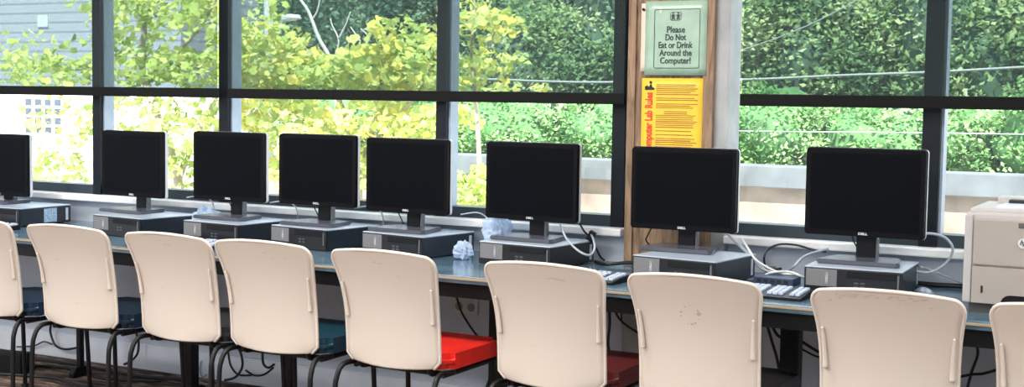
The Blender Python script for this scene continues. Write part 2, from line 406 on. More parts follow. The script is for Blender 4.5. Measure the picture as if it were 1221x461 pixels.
# ------------------------------------------------------------------ chairs
def shell_width(t):
    # half width up the back: narrow waist, flaring to the top
    return .197+.002*(1-t)**2+.034*t**4
ZB, ZT = .428, .834
def shell_pt(u, t):
    z = ZB+(ZT-ZB)*t
    w = shell_width(t); d = (1-t)*(ZT-ZB); r = .052
    if d < r: w = w-r+math.sqrt(max(0, r*r-(r-d)**2))
    db = t*(ZT-ZB); rb = .026
    if db < rb: w = w-(rb-db)*1.0
    y = -.035-.010*t-.072*t**3+.026*u*u*(1-.3*t)
    z += .012*(1-u*u)*(1 if t > .5 else 0)*(t-.5)*2 - .010*(1-u*u)*(1-t)**3
    return Vector((u*w, y, z))
TS = [0, .012, .03, .065]+[.065+(.84-.065)*i/14 for i in range(1, 15)]+[.88, .915, .945, .97, .987, .996, 1]
def make_chair(sm):
    c = empty('side_chair', (0, 0, 0))
    nu = 20; v = []; fa = []
    for t in TS:
        for i in range(nu+1): v.append(shell_pt(i/nu*2-1, t))
    for j in range(len(TS)-1):
        for i in range(nu):
            a = j*(nu+1)+i; fa.append((a, a+1, a+nu+2, a+nu+1))
    back = pyd('backrest', v, fa, M['cream'], c, True)
    s = back.modifiers.new('s', 'SOLIDIFY'); s.thickness = .009; s.offset = -1
    # rolled rim round the shell
    loop = [shell_pt(-1, t) for t in TS]+[shell_pt(i/nu*2-1, 1) for i in range(1, nu)]+[shell_pt(1, t) for t in TS[::-1]]
    obj('rim', tb([p+Vector((0, .004, 0)) for p in loop], .0062, 8), M['cream_rim'], back, True)
    for sgn in (-1, 1):
        pts = [shell_pt(sgn*.925, t)+Vector((0, -.008, 0)) for t in (.40, .45, .52, .60, .67, .71)]
        ch = tb(pts, .0085, 8, 3, .004); obj('grip_channel', ch, M['cream_rim'], back, True)
    # seat pad
    bm = bmesh.new(); prism(bm, rrect(-.212, .212, .025, .43, .05, 6), 'z', .418, .476)
    bmesh.ops.bevel(bm, geom=[e for e in bm.edges if abs(e.verts[0].co.z-e.verts[1].co.z) < 1e-5], offset=.024, segments=4, affect='EDGES')
    obj('seat', bm, sm, c, True, 50)
    fr = bmesh.new()
    for sgn in (-1, 1): tube(fr, [(sgn*.19, .39, .400), (sgn*.19, .03, .400)], .010)
    tube(fr, [(-.19, .37, .400), (.19, .37, .400)], .010); tube(fr, [(-.19, .06, .400), (.19, .06, .400)], .010)
    # two uprights that carry the shell
    for sgn in (-1, 1): tube(fr, [(sgn*.15, .06, .400), (sgn*.15, .01, .407), (sgn*.15, -.003, .45), (sgn*.15, -.016, .56)], .009, 8, 4)
    obj('seat_frame', fr, M['black'], c, True, 50)
    for sgn in (-1, 1):
        L = obj('leg', tb([(sgn*.192, .10, .402), (sgn*.200, .01, .412), (sgn*.206, -.034, .404), (sgn*.209, -.060, .368), (sgn*.211, -.070, .30), (sgn*.214, -.078, .012)], .0098, 10, 5), M['black'], c, True)
        obj('glide', bx(sgn*.214-.013, sgn*.214+.013, -.091, -.065, 0, .02, bev=.004), M['blackp'], L)
        L = obj('leg', tb([(sgn*.19, .37, .402), (sgn*.193, .385, .3), (sgn*.198, .40, .012)], .0098, 10, 4), M['black'], c, True)
        obj('glide', bx(sgn*.198-.013, sgn*.198+.013, .387, .413, 0, .02, bev=.004), M['blackp'], L)
    return c
chairs = [
    (-4.615, (.012, .03, .06), 'navy', 'cream-backed chair cut by the left picture edge, navy seat', 3),
    (-4.06, (.008, .022, .04), 'midnight', 'cream-backed chair with very dark blue seat, second chair from the left', 1),
    (-3.52, (.035, .035, .04), 'charcoal', 'cream-backed chair with charcoal grey seat, third chair from the left', -1),
    (-3.06, (.006, .045, .07), 'teal', 'cream-backed chair with dark teal seat beside the red-seated chair', 1),
    (-2.525, (.80, .022, .012), 'red', 'cream-backed chair with a bright red seat pad', -1),
    (-1.893, (.10, .012, .012), 'maroon', 'cream-backed chair with dark maroon seat, right of the bright red one', 0),
    (-1.370, (.014, .013, .014), 'blackseat', 'cream-backed chair with small brown stains, in front of the pillar', -1),
    (-.779, (.02, .016, .016), 'sootseat', 'cream-backed chair with scuffed top, left of the printer', 0),
    (-.272, (.018, .018, .02), 'inkseat', 'cream-backed chair directly before the printer, cut by the right edge', 0),
]
proto = None
for cx, col, nm, label, rz in chairs:
    sm = seatmat('seat_'+nm, col)
    if proto is None: c = proto = make_chair(sm)
    else:
        c = copy_tree(proto)
        for ch in c.children:
            if ch.name.startswith('seat') and not ch.name.startswith('seat_frame'):
                ch.data = ch.data.copy(); ch.data.materials[0] = sm
    c.location = (cx-.028, -1.0, 0); c.rotation_euler = (0, 0, R(rz)); tag(c, label, 'chair', 'cream-backed chairs along the desk')
    SC = {'sootseat': [(random.uniform(-.75, .6), .965-.06*random.random()**2, random.uniform(.01, .045)) for q in range(26)], 'maroon': [(.12+.05*q, .885+.004*math.sin(q), .024) for q in range(6)], 'charcoal': [(-.1, .93, .02), (.02, .90, .03), (.12, .90, .03)], 'teal': [(.1, .90, .03), (.25, .86, .02), (.5, .87, .02)], 'red': [(-.1, .90, .03), (.0, .89, .03)]}
    if nm in SC:
        sb = bmesh.new()
        for u, t, wd in SC[nm]:
            q0 = [shell_pt(u+du, t+dt)+Vector((0, -.0012, 0)) for du, dt in ((-wd*1.6, 0), (-wd*.4, .006), (wd*.5, .008), (wd*1.8, .003), (wd*.3, -.003), (-wd*.6, -.006))]
            sb.faces.new([sb.verts.new(p) for p in q0])
        bk = [x for x in c.children if x.name.startswith('backrest')][0]
        obj('stain', sb, mat('scuff_grime', (.56, .49, .415), .6, noise=.12, scale=40), bk)
    if nm == 'blackseat':
        # brown stain on this chair's back
        sb = bmesh.new()
        for a, w in ((.2, .012), (.55, .006), (1.5, .004), (2.1, .006), (2.9, .008), (3.3, .005), (4.4, .004), (4.9, .009), (5.3, .006), (5.9, .004)):
            u0, t0 = -.06+.15*math.cos(a), .70+.07*math.sin(a)
            sb.faces.new([sb.verts.new(shell_pt(u0+w*4*random.uniform(.5, 1.1)*math.cos(j*.785), t0+w*1.6*random.uniform(.4, 1.1)*math.sin(j*.785))+Vector((0, -.0012, 0))) for j in range(8)])
        bk = [x for x in c.children if x.name.startswith('backrest')][0]
        obj('stain', sb, mat('stain', (.50, .38, .30), .6), bk)

# ------------------------------------------------------------------ desktop computers
PH = .092
def make_pc():
    c = empty('desktop_computer', (0, 0, 0)); W, D = .165, .17
    obj('case', bx(-W, W, -D+.012, D, .004, PH-.004, bev=.003), M['pc_case'], c)
    obj('lid', bx(-W-.001, W+.001, -D+.004, D, PH-.006, PH, bev=.002), M['pc_top_glare'], c)  # pale lid colour paints window glare on a dark top
    bm = bx(-W-.001, W+.001, -D, -D+.014, .002, PH-.003, bev=.003); fr = obj('front_panel', bm, M['pc_front'], c)
    obj('grille', bx(-W+.006, -W+.112, -D-.003, -D+.002, .026, PH-.008, bev=.001), M['pc_grille'], fr)
    obj('badge_strip', bx(-W+.072, -W+.084, -D-.005, -D, .034, PH-.016, bev=.001), mat('badge_grey', (.27, .28, .29), .4), fr)
    text('logo', 'DELL', .011, (-W+.078, -D-.0056, .055), M['logo'], fr, rot=(90, -90, 0))
    pw = bmesh.new(); cyl(pw, (.0, -D-.002, PH-.017), .005, .004, 'y', 14); obj('power_button', pw, M['logo'], fr)
    obj('disc_drive', bx(-.02, W-.02, -D-.0025, -D, .060, PH-.008, bev=.001), M['blackp'], fr)
    ub = bmesh.new()
    for i in range(2):
        for j in range(2): box(ub, .005+.022*i, .019+.022*i, -D-.0015, -D+.001, .028+.012*j, .034+.012*j)
    obj('usb_ports', ub, mat('port_grey', (.09, .09, .095), .5), fr)
    obj('latch', bx(W-.016, W-.010, -D-.0028, -D, .024, PH-.014), mat('latch_grey', (.12, .13, .15), .4), fr)
    ft = bmesh.new()
    for a in (-1, 1):
        for b in (-1, 1): box(ft, a*.13-.012, a*.13+.012, b*.13-.012, b*.13+.012, 0, .005)
    obj('feet', ft, M['blackp'], c)
    obj('side_label', bx(W-.0005, W+.0006, D-.035, D-.018, .015, PH-.016), M['sticker'], c)
    return c
PCS = [  # front left corner, turn
    (-5.395, -.47, 2, 'black desktop computer with a big white side sticker at the left picture edge'),
    (-4.565, -.47, -7, 'black desktop computer under the turned monitor, second from the left'),
    (-4.045, -.44, -4, 'black desktop computer with a plastic bag behind its left corner, third from left'),
    (-3.60, -.38, -8, 'black desktop computer fourth from the left, behind the teal-seated chair'),
    (-3.12, -.38, -9, 'black desktop computer behind the red-seated chair'),
    (-2.535, -.42, -5, 'black desktop computer with a white plastic bag tucked behind it, left of pillar'),
    (-1.845, -.50, -7, 'black desktop computer in front of the pillar under the notices'),
    (-1.22, -.455, 2, 'black desktop computer nearest to the printer'),
]
pc0 = None; pcs = []
for i, (x, y, rz, label) in enumerate(PCS):
    if pc0 is None: c = pc0 = make_pc()
    else: c = copy_tree(pc0)
    q = Matrix.Rotation(R(rz), 4, 'Z') @ Vector((.165, .17, 0))
    c.location = (x+q.x, y+q.y, DT+.0005); c.rotation_euler = (0, 0, R(rz)); tag(c, label, 'computer', 'desktop computers along the desk'); pcs.append(c)
lb = obj('asset_sticker', bx(.1652, .1662, -.01, .075, .012, PH-.012), M['stickerb'], pcs[0])

# ------------------------------------------------------------------ monitors
MW, MH = .2085, .309
def make_monitor(z0=.072):
    """origin at the base's underside; the panel hangs in front of the neck"""
    c = empty('computer_monitor', (0, 0, 0))
    bm = bmesh.new(); prism(bm, rrect(-MW, MW, z0, z0+MH, .010), 'y', 0, .022, bev=.002); bz = obj('bezel', bm, M['bezel'], c)
    obj('screen', bx(-MW+.017, MW-.017, -.0008, .002, z0+.020, z0+MH-.017), M['screen'], c)
    bm = bmesh.new(); o = rrect(-MW-.003, MW+.003, z0-.001, z0+MH+.003, .012); i_ = rrect(-MW+.05, MW-.05, z0+.04, z0+MH-.04, .02); n = len(o)
    A = [bm.verts.new((p[0], .018, p[1])) for p in o]; B = [bm.verts.new((p[0], .034, p[1])) for p in o]; C = [bm.verts.new((p[0], .056, p[1])) for p in i_]
    for k in range(n):
        l = (k+1) % n
        bm.faces.new((A[k], A[l], B[l], B[k])); bm.faces.new((B[k], B[l], C[l], C[k]))
    bm.faces.new(C); obj('back_shell', bm, M['silver'], c)
    text('logo', 'DELL', .011, (0, -.0006, z0+.0095), M['logo'], bz, width=.032, bold=.0004)
    bm = bmesh.new(); prism(bm, [(-.036, .012), (.036, .012), (.034, z0+.11), (-.034, z0+.11)], 'y', .056, .082, bev=.004)
    nk = obj('neck', bm, M['blackp'], c)
    obj('neck_cap', bx(.034, .041, .058, .084, .012, .085, bev=.002), mat('neck_grey', (.16, .17, .19), .35), nk)
    obj('hinge', bx(-.05, .05, .05, .062, z0+.08, z0+.19, bev=.004), M['blackp'], nk)
    bm = bmesh.new(); prism(bm, [(-.145, -.065), (-.135, -.082), (.135, -.082), (.145, -.065), (.112, .105), (-.112, .105)], 'z', 0, .016, bev=.004)
    obj('base', bm, mat('base_plastic', (.07, .075, .10), .25, spec=.8), c)
    return c
MON = [  # panel centre x, bottom z at fit plane, turn
    (-5.29, .872, -2, 'dark monitor cut by the left picture edge, before the siding building'),
    (-4.41, .907, -5, 'dark monitor turned slightly right, first full monitor from the left'),
    (-3.839, .916, -2, 'dark monitor third from the left, beside the second window mullion'),
    (-3.357, .918, -2, 'dark monitor fourth from the left, under the widest pane'),
    (-2.904, .912, -3, 'dark monitor before the mullion, directly above the red-seated chair'),
    (-2.331, .912, -3, 'dark monitor before the last pane left of the pillar'),
    (-1.702, .910, 0, 'dark monitor in front of the pillar, covering the yellow notice foot'),
    (-1.041, .928, 0, 'dark monitor right of the pillar, nearest to the printer'),
]
MY = -.275; k = (DC+MY)/(DC-.382)
for i, (x, z, rz, label) in enumerate(MON):
    base = DT+PH+.001
    zb = HC-(HC-z)*k
    c = make_monitor(zb-base)
    c.location = (x*k, MY, base)
    c.rotation_euler = (0, 0, R(rz)); tag(c, label, 'monitor', 'dark monitors along the desk')

# ------------------------------------------------------------------ keyboards and mouse
def make_kb():
    c = empty('keyboard', (0, 0, 0))
    bm = bmesh.new(); prism(bm, [(-.078, 0), (.07, 0), (.07, .022), (-.02, .016), (-.078, .009)], 'x', -.22, .22, bev=.002)
    obj('body', bm, M['blackp'], c)
    kbs = [bmesh.new() for _ in range(3)]
    for r_ in range(6):
        y = -.038+.0185*r_+(.005 if r_ == 5 else 0)
        for q in range(22):
            x = -.209+.0195*q
            if q in (15, 19) : continue
            kb = kbs[0 if q < 15 else 1 if q < 19 else 2]
            z = .014+.085*(y+.04)
            if r_ == 0 and 4 <= q <= 9:
                if q == 4: box(kb, x-.008, x+.0195*5+.008, y-.0075, y+.0075, z-.004, z+.007, bev=.0015, seg=1)
                continue
            box(kb, x-.008, x+.008, y-.0075, y+.0075, z-.004, z+.007, bev=.0015, seg=1)
    [obj('key_block', q_, M['keycap'], c) for q_ in kbs]  # sky reflection painted as pale colour on black keys
    return c
k0 = None
for (x, y, rz, label) in (
    (-2.06, -.60, -3, 'black keyboard with pale shining keys, left of the chair before the pillar'),
    (-1.385, -.605, -2, 'black keyboard with pale shining keys between the pillar chair and the scuffed one'),
    (-3.92, -.60, 3, 'black keyboard mostly hidden behind charcoal-seated chair'),
    (-5.20, -.60, 2, 'black keyboard before the leftmost computer')):
    if k0 is None: c = k0 = make_kb()
    else: c = copy_tree(k0)
    c.location = (x, y, DT+.0005); c.rotation_euler = (0, 0, R(rz)); tag(c, label, 'keyboard', 'keyboards on the desk')
ms = tag(empty('computer_mouse', (-.845, -.30, DT+.0005), R(20)), 'pale mouse on the desk between last computer and printer', 'mouse')
bm = bmesh.new(); bmesh.ops.create_uvsphere(bm, u_segments=20, v_segments=12, radius=1)
for v in bm.verts:
    v.co.x *= .031*(1-.12*v.co.y); v.co.y *= .056; v.co.z = max(v.co.z, -.3)*.021+.0065
obj('shell', bm, mat('mouse_shell', (.25, .30, .36), .3), ms, True)
wh = bmesh.new(); cyl(wh, (-.003, .028, .021), .007, .006, 'x', 12); obj('wheel', wh, M['blackp'], ms)

# ------------------------------------------------------------------ printer
pr = tag(empty('laser_printer', (-.45, -.40, DT)), 'big cream laser printer standing on the desk end at the right', 'printer')
PW, PF, PB = .218, -.20, .21
obj('base_plinth', bx(-PW+.012, PW-.012, PF+.03, PB-.01, 0, .034), M['printer_dk'], pr)
bd = obj('body', bx(-PW, PW, PF+.004, PB, .030, .318, bev=.008, seg=3), M['printer_side'], pr)
fp = obj('front_door', bx(-PW+.024, PW-.012, PF-.006, PF+.01, .153, .300, bev=.005), M['printer'], pr)
# lower tray with a hand grip cut out of its bottom edge
gx0_, gx1_, gz = -.098, .098, .030
poly = [(-PW+.024, .034), (gx0_-.012, .034)]
for i in range(7):
    a = R(180-90*i/6); poly.append((gx0_+.022+.030*math.cos(a)+.0, .036+.028*math.sin(a)))
for i in range(7):
    a = R(90-90*i/6); poly.append((gx1_-.022+.030*math.cos(a), .036+.028*math.sin(a)))
poly += [(gx1_+.012, .034), (PW-.012, .034), (PW-.012, .149), (-PW+.024, .149)]
bm = bmesh.new(); prism(bm, poly, 'y', PF-.007, PF+.008); tr = obj('paper_tray', bm, M['printer'], pr)
obj('hand_grip', bx(gx0_-.01, gx1_+.01, PF-.002, PF+.02, .031, .066), M['blackp'], tr)
obj('tray_gauge', bx(-.166, -.160, PF-.009, PF-.005, .066, .089, bev=.001), M['inkb'], tr)
obj('corner_column', bx(-PW-.004, -PW+.021, PF-.003, PF+.05, .032, .312, bev=.006), M['printer_side'], pr)
obj('door_handle', bx(-.062, .075, PF-.0085, PF-.002, .276, .292, bev=.003), M['printer_dk'], fp)
lg = bmesh.new(); cyl(lg, (-.046, PF-.0095, .229), .0155, .005, 'y', 24); bg = obj('badge', lg, M['logo'], fp)
text('logo', 'hp', .022, (-.046, PF-.0102, .231), M['inkb'], bg, shear=.35, bold=.0004)
obj('top_cover', bx(-PW+.006, PW-.006, PF+.03, PB-.012, .312, .330, bev=.006), M['printer_side'], pr)
ot = obj('output_tray', bx(-PW+.075, PW-.05, PF+.045, PB-.08, .324, .334, bev=.003), M['lilac'], pr)
obj('output_slot', bx(-PW+.09, PW-.06, PB-.14, PB-.08, .330, .345, bev=.003), M['inkb'], ot)
obj('output_hood', bx(-PW+.05, PW-.03, PB-.10, PB-.014, .326, .352, bev=.006), M['printer_side'], pr)
obj('paper_stop', bx(-PW+.085, PW-.07, PF+.05, PF+.085, .332, .340, bev=.002), M['white'], ot)

# ------------------------------------------------------------------ plastic bags
def bag(loc, w, d, h, label, seed):
    rg = random.Random(seed)
    bm = bmesh.new(); bmesh.ops.create_icosphere(bm, subdivisions=4, radius=1)
    for v in bm.verts:
        n = v.co.copy()
        q = 1+.16*math.sin(7*n.x+3*n.z+seed)+.12*math.sin(11*n.y+5*n.x)+.07*math.sin(17*n.z+9*n.x)+rg.uniform(-.05, .05)
        v.co = Vector((n.x*w*q, n.y*d*q, max(n.z*h*q*(1 if n.z > 0 else .9), -.98*h)+h*.98))
    # gathered neck
    for v in bm.verts:
        t = v.co.z/(2*h)
        if t > .75: v.co.x *= 1-.6*(t-.75)*2; v.co.y *= 1-.6*(t-.75)*2
    o = obj('plastic_bag', bm, M['bag'], None); o.location = loc
    tag(o, label, 'bag', 'crumpled plastic bags'); return o
bag((-4.165, -.155, DT), .075, .065, .062, 'pale blue crumpled plastic bag left of the third monitor', 1)
bag((-2.585, -.17, DT), .058, .06, .10, 'pale blue plastic bag left of the monitor beside the pillar', 5)
bag((-2.66, -.33, DT), .038, .035, .038, 'small white crumpled bag on the bare patch of desk', 9)

# ------------------------------------------------------------------ cables
def cable(name, pts, rad, m, label, cat='cable', group=None):
    o = obj(name, tb(pts, rad, 8, 8), M[m], None, True); return tag(o, label, cat, group)
zt = DT+.006
gW = 'grey leads behind the computers'
# monitor leads hanging behind each screen down to the desk
leads = [(-4.50, 'thin dark lead behind the first full monitor'), (-3.92, 'thin dark lead behind the third monitor'), (-3.43, 'thin dark lead behind the fourth monitor'), (-2.98, 'thin dark lead behind the monitor above the red seat')]
for x, lab in leads:
    cable('monitor_lead', [(x-.10, -.20, .935), (x-.12, -.13, .88), (x-.10, -.09, .80), (x-.06, -.08, zt)], .0028, 'blackcable', lab, group='dark leads behind the monitors')
pc_leads = [(-4.19, 'pale lead looping beside the second computer'), (-3.70, 'pale lead looping beside the third computer'), (-3.235, 'pale lead looping beside the fourth computer'), (-2.70, 'pale lead looping beside the computer behind the red seat')]
for x, lab in pc_leads:
    cable('pale_lead', [(x-.05, -.20, .900), (x+.01, -.16, .908), (x+.045, -.13, .878), (x+.05, -.12, .82), (x+.05, -.11, zt)], .003, 'greycable', lab, group=gW)
cable('video_lead', [P(668, 268, -.22), P(676, 285, -.3), P(690, 299, -.36), P(703, 304, -.34), P(709, 296, -.24), P(707, 284, -.17), P(703, 276, -.14)], .0045, 'greycable', 'pale looped video lead right of the monitor beside the pillar')
cable('power_lead', [P(691, 266, -.20), P(697, 276, -.17), P(705, 284, -.14), P(711, 296, -.11), P(716, 306, -.07), (-2.15, -.06, zt)], .0042, 'blackcable', 'black power lead with plug right of the monitor beside the pillar')
ad = tag(empty('inline_plug', tuple(P(705, 281, -.145))), 'small black inline plug hanging left of the pillar', 'plug')
ad.rotation_euler = (0, R(30), 0)
obj('housing', bx(-.013, .013, -.010, .010, -.022, .022, bev=.004), M['blackp'], ad); obj('strain_relief', bx(-.006, .006, -.006, .006, -.04, -.021, bev=.002), M['silver'], ad)
cable('desk_cord', [(-2.16, -.13, zt), (-2.08, -.20, zt+.004), (-2.0, -.16, zt+.012), (-1.93, -.12, zt+.01), (-1.86, -.10, zt)], .007, 'blackcable', 'thick black cord lying on the desk at the pillar foot')
# tangle between the last two monitors
T1 = [
    ([P(868, 279, -.15), P(878, 289, -.17), P(894, 305, -.2), P(908, 320, -.2), P(925, 324, -.18), PZ(950, 322, zt)], .0048, 'greycable', 'pale lead running steeply down right of the pillar monitor'),
    ([P(874, 284, -.13), P(884, 293, -.14), P(899, 309, -.16), P(915, 323, -.17), PZ(934, 327, zt)], .0048, 'greycable', 'second pale lead running beside the steep one right of the pillar monitor'),
    ([PZ(914, 324, zt), P(911, 308, -.15), P(916, 297, -.12), P(930, 291, -.11), P(950, 292, -.1), P(968, 297, -.1), P(985, 300, -.12)], .0042, 'blackcable', 'black lead arching high over the tangle left of the last monitor'),
    ([PZ(934, 326, zt), P(946, 318, -.2), P(957, 307, -.18), P(970, 301, -.14), P(988, 296, -.12)], .0050, 'greycable', 'thick pale lead rising from the tangle towards the last monitor'),
    ([PZ(905, 318, zt), PZ(918, 322, zt+.01), PZ(932, 320, zt+.012), PZ(946, 323, zt+.004)], .0045, 'blackcable', 'black lead lying flat across the tangle left of the last computer'),
    ([PZ(888, 318, zt), PZ(902, 316, zt+.004), PZ(922, 318, zt+.018), PZ(944, 316, zt)], .0038, 'greycable', 'thin pale lead lying behind the tangle left of the last computer'),
]
T1 += [
    ([tuple(P(884, 284, -.19)), tuple(P(892, 296, -.22)), tuple(P(903, 311, -.25)), (-1.37, -.245, zt+.028), (-1.30, -.25, zt+.028)], .0045, 'white', 'white lead sagging onto the network box right of the pillar computer'),
    ([(-1.44, -.25, zt), (-1.40, -.27, zt+.027), (-1.34, -.245, zt+.034), (-1.29, -.27, zt+.027), (-1.25, -.22, zt)], .0042, 'white', 'white lead coiled across the top of the network box'),
]
for pts, r_, m_, lab in T1: cable('tangled_lead', [tuple(p) for p in pts], r_, m_, lab, group='tangled leads between the pillar computer and the last computer')
T2 = [
    ([P(1100, 278, -.2), P(1115, 279, -.16), P(1128, 284, -.14), P(1136, 296, -.13), P(1131, 310, -.13), P(1118, 321, -.14), P(1104, 325, -.15), P(1088, 322, -.14)], .0048, 'greycable', 'grey lead making a wide loop between the last monitor and printer'),
    ([PZ(1086, 314, zt+.03), P(1096, 318, -.1), P(1108, 321, -.08), (-.72, -.06, zt+.004)], .0038, 'greycable', 'short pale lead behind the last computer on its right'),
    ([(-.93, -.055, zt+.004), (-.84, -.06, zt+.003), (-.76, -.055, zt+.004), (-.69, -.06, zt+.003)], .009, 'blackcable', 'thick black cord along the wall behind the mouse'),
]
for pts, r_, m_, lab in T2: cable('printer_lead', [tuple(p) for p in pts], r_, m_, lab, group='leads between the last monitor and the printer')
cable('behind_lead', [P(1009, 270, -.18), P(1016, 281, -.14), P(1021, 293, -.12), (-1.04, -.10, zt)], .003, 'blackcable', 'thin black lead dropping behind the last monitor left of its neck')
cable('behind_lead', [P(778, 270, -.17), P(773, 279, -.13), P(774, 291, -.11), (-1.78, -.09, zt)], .003, 'blackcable', 'thin black lead dropping behind the pillar monitor')
# small network box among the tangle
sw = tag(empty('network_box', (-1.365, -.29, DT+.0005), R(-3)), 'flat blue-black network box under the tangled leads', 'network box')
obj('casing', bx(-.075, .075, -.045, .045, 0, .026, bev=.003), mat('network_blue', (.03, .05, .10), .4), sw)
pt = bmesh.new()
for i in range(5): box(pt, -.06+.025*i, -.044+.025*i, -.0465, -.044, .006, .018)
obj('ports', pt, M['inkb'], sw)

# under-desk: socket, plug, cords
sk = tag(empty('wall_socket', (-2.83, -.001, .51)), 'double white wall socket under the desk above the red seat', 'socket')
obj('plate', bx(-.062, .062, -.010, 0, -.062, .062, bev=.003), M['white'], sk)
for s in (-1, 1):
    for b in (-1, 1):
        ho = bmesh.new(); cyl(ho, (s*.030, -.012, b*.030), .019, .004, 'y', 18); obj('outlet', ho, mat('socket_grey', (.30, .30, .30), .5), sk)

pl = tag(empty('power_plug', (-2.858, -.012, .540)), 'black plug pushed into the wall socket under the desk', 'plug')
obj('plug_body', bx(-.020, .020, -.045, 0, -.016, .016, bev=.005), M['blackp'], pl)
obj('cord', tb([(0, -.04, 0), (.03, -.07, -.02), (.05, -.06, -.08), (.10, -.04, -.16), (.16, -.03, -.22), (.17, -.02, -.34), (.10, -.03, -.52)], .005, 8, 6), M['blackcable'], pl, True)
UC = [  # points in pixels on a plane just off the wall
    ([(62, 382), (60, 395), (66, 411), (78, 416), (93, 414)], -.05, .006, 'dark cord looping low on the wall, left of the desk leg'),
    ([(20, 413), (40, 412), (52, 407), (62, 410)], -.04, .004, 'thin dark cord on the wall at the far left'),
    ([(160, 392), (165, 405), (164, 421), (156, 430), (148, 434)], -.06, .006, 'dark cord curving down under the charcoal-seated chair'),
    ([(276, 402), (286, 418), (289, 436), (281, 449), (268, 453)], -.06, .006, 'dark cord in a round loop under the teal-seated chair'),
    ([(272, 418), (275, 435), (284, 446), (300, 447)], -.05, .005, 'second dark cord beneath the round loop'),
    ([(293, 441), (303, 447), (315, 446), (326, 438)], -.06, .005, 'short dark cord drooping left of a desk leg under the teal-seated chair'),
    ([(313, 420), (314, 433), (320, 438), (327, 434)], -.08, .006, 'dark cord hooking around the desk leg bracket'),
    ([(726, 362), (727, 385), (725, 410), (729, 430)], -.10, .006, 'dark cord hanging straight down right of the maroon-seated chair'),
    ([(730, 362), (738, 379), (752, 391), (766, 399)], -.10, .005, 'dark cord slanting down behind the stained chair'),
    ([(742, 362), (741, 380), (746, 396), (748, 420)], -.03, .004, 'thin dark cord near the wall behind the stained chair'),
    ([(914, 385), (920, 405), (926, 425), (930, 444)], -.15, .006, 'dark cord dropping left of the black desk leg beside the stained chair'),
    ([(918, 382), (928, 400), (944, 402), (953, 386)], -.30, .006, 'dark cord slung across the black desk leg beside the stained chair'),
    ([(948, 400), (958, 408), (974, 418), (986, 424)], -.12, .006, 'dark cord slanting behind the scuffed chair'),
    ([(946, 410), (960, 418), (972, 424), (986, 428)], -.12, .004, 'thin dark cord below the slanting one behind the scuffed chair'),
    ([(1143, 449), (1160, 446), (1172, 445), (1190, 440)], -.10, .005, 'dark cord crossing under the printer end of the desk'),
    ([(1160, 400), (1166, 420), (1158, 445), (1150, 475)], -.08, .005, 'dark cord hanging under the printer end of the desk'),
    ([(240, 430), (238, 440), (241, 449), (246, 446)], -.02, .003, 'thin pale wire on the blue-lit wall under the charcoal chair'),
]
for pts, Y, r_, lab in UC:
    cable('under_desk_cord', [tuple(P(a, b, Y)) for a, b in pts], r_, 'blackcable' if 'pale' not in lab else 'greycable', lab, group='cords hanging under the desk')
for i, pts in enumerate(([(-5.3, -.30), (-5.0, -.22), (-4.7, -.30), (-4.4, -.20)], [(-5.2, -.5), (-4.9, -.42), (-4.6, -.48), (-4.3, -.36)], [(-5.4, -.16), (-5.0, -.13), (-4.62, -.17), (-4.3, -.12)])):
    cable('floor_cord', [(x, y, .008) for x, y in pts], .008, 'blackcable', ('black cord snaking over the carpet below the leftmost chairs', 'black cord nearest the chairs on the carpet at far left', 'black cord lying along the skirting at far left')[i], group='cords on the carpet')
pb_ = tag(empty('power_strip', (-5.17, -.40, .001), R(12)), 'black power box on the carpet at the left picture edge', 'power strip')
obj('housing', bx(-.16, .07, -.05, .05, 0, .10, bev=.006), M['blackp'], pb_); obj('switch', bx(.02, .05, -.02, .02, .098, .106, bev=.002), M['inkb'], pb_)

# ------------------------------------------------------------------ outside
GZ = -.2
struct(obj('ground', bx(-60, 30, .25, 70, GZ-.3, GZ), M['pave']), )
WY = 7.6
rw = tag(empty('retaining_wall', (0, WY, GZ)), 'sunlit concrete retaining wall across the drive outside', 'wall', kind='structure')
obj('wall_body', bx(-10.5, 9, 0, .25, 0, .80), M['outwall'], rw)
obj('wall_cap', bx(-10.6, 9.1, -.10, .3, .78, .99, bev=.01), M['outcap'], rw)
struct(obj('planted_bank', bx(-10.5, 9, WY+.25, 40, GZ, .62), M['soil']))

LEAF = [(0, -.5), (.22, -.36), (.5, -.1), (.27, .08), (.30, .34), (0, .55), (-.30, .34), (-.27, .08), (-.5, -.1), (-.22, -.36)]
LEAF_S = [(0, -.5), (.33, -.05), (0, .5), (-.33, -.05)]
def leaves(blobs, size, shape, flat=.4, inner=.25):
    """leaf polygons scattered through ellipsoids (centre, radii, count)"""
    V = []; n = len(shape); sh = np.array(shape); sh = np.c_[sh, np.abs(sh[:, 0])*-.35]
    for c, r, cnt in blobs:
        d = rng.normal(size=(cnt, 3)); d /= np.linalg.norm(d, axis=1)[:, None]
        rad = rng.uniform(inner, 1, cnt)**.45
        p = np.array(c)+d*rad[:, None]*np.array(r)*(1+.18*np.sin(5*d[:, :1]+4*d[:, 2:3]))
        nrm = rng.normal(size=(cnt, 3)); nrm[:, 2] = np.abs(nrm[:, 2])+flat; nrm[:, 1] -= .3; nrm /= np.linalg.norm(nrm, axis=1)[:, None]
        t = np.cross(nrm, rng.normal(size=(cnt, 3))); t /= np.linalg.norm(t, axis=1)[:, None]; b = np.cross(nrm, t)
        s = (size*rng.uniform(.6, 1.25, cnt))[:, None, None]
        q = p[:, None]+s*(sh[None, :, :1]*t[:, None]+sh[None, :, 1:2]*b[:, None]+sh[None, :, 2:3]*nrm[:, None])
        V.append(q.reshape(-1, 3))
    V = np.concatenate(V); F = np.arange(len(V)).reshape(-1, n)
    return V.tolist(), F.tolist()
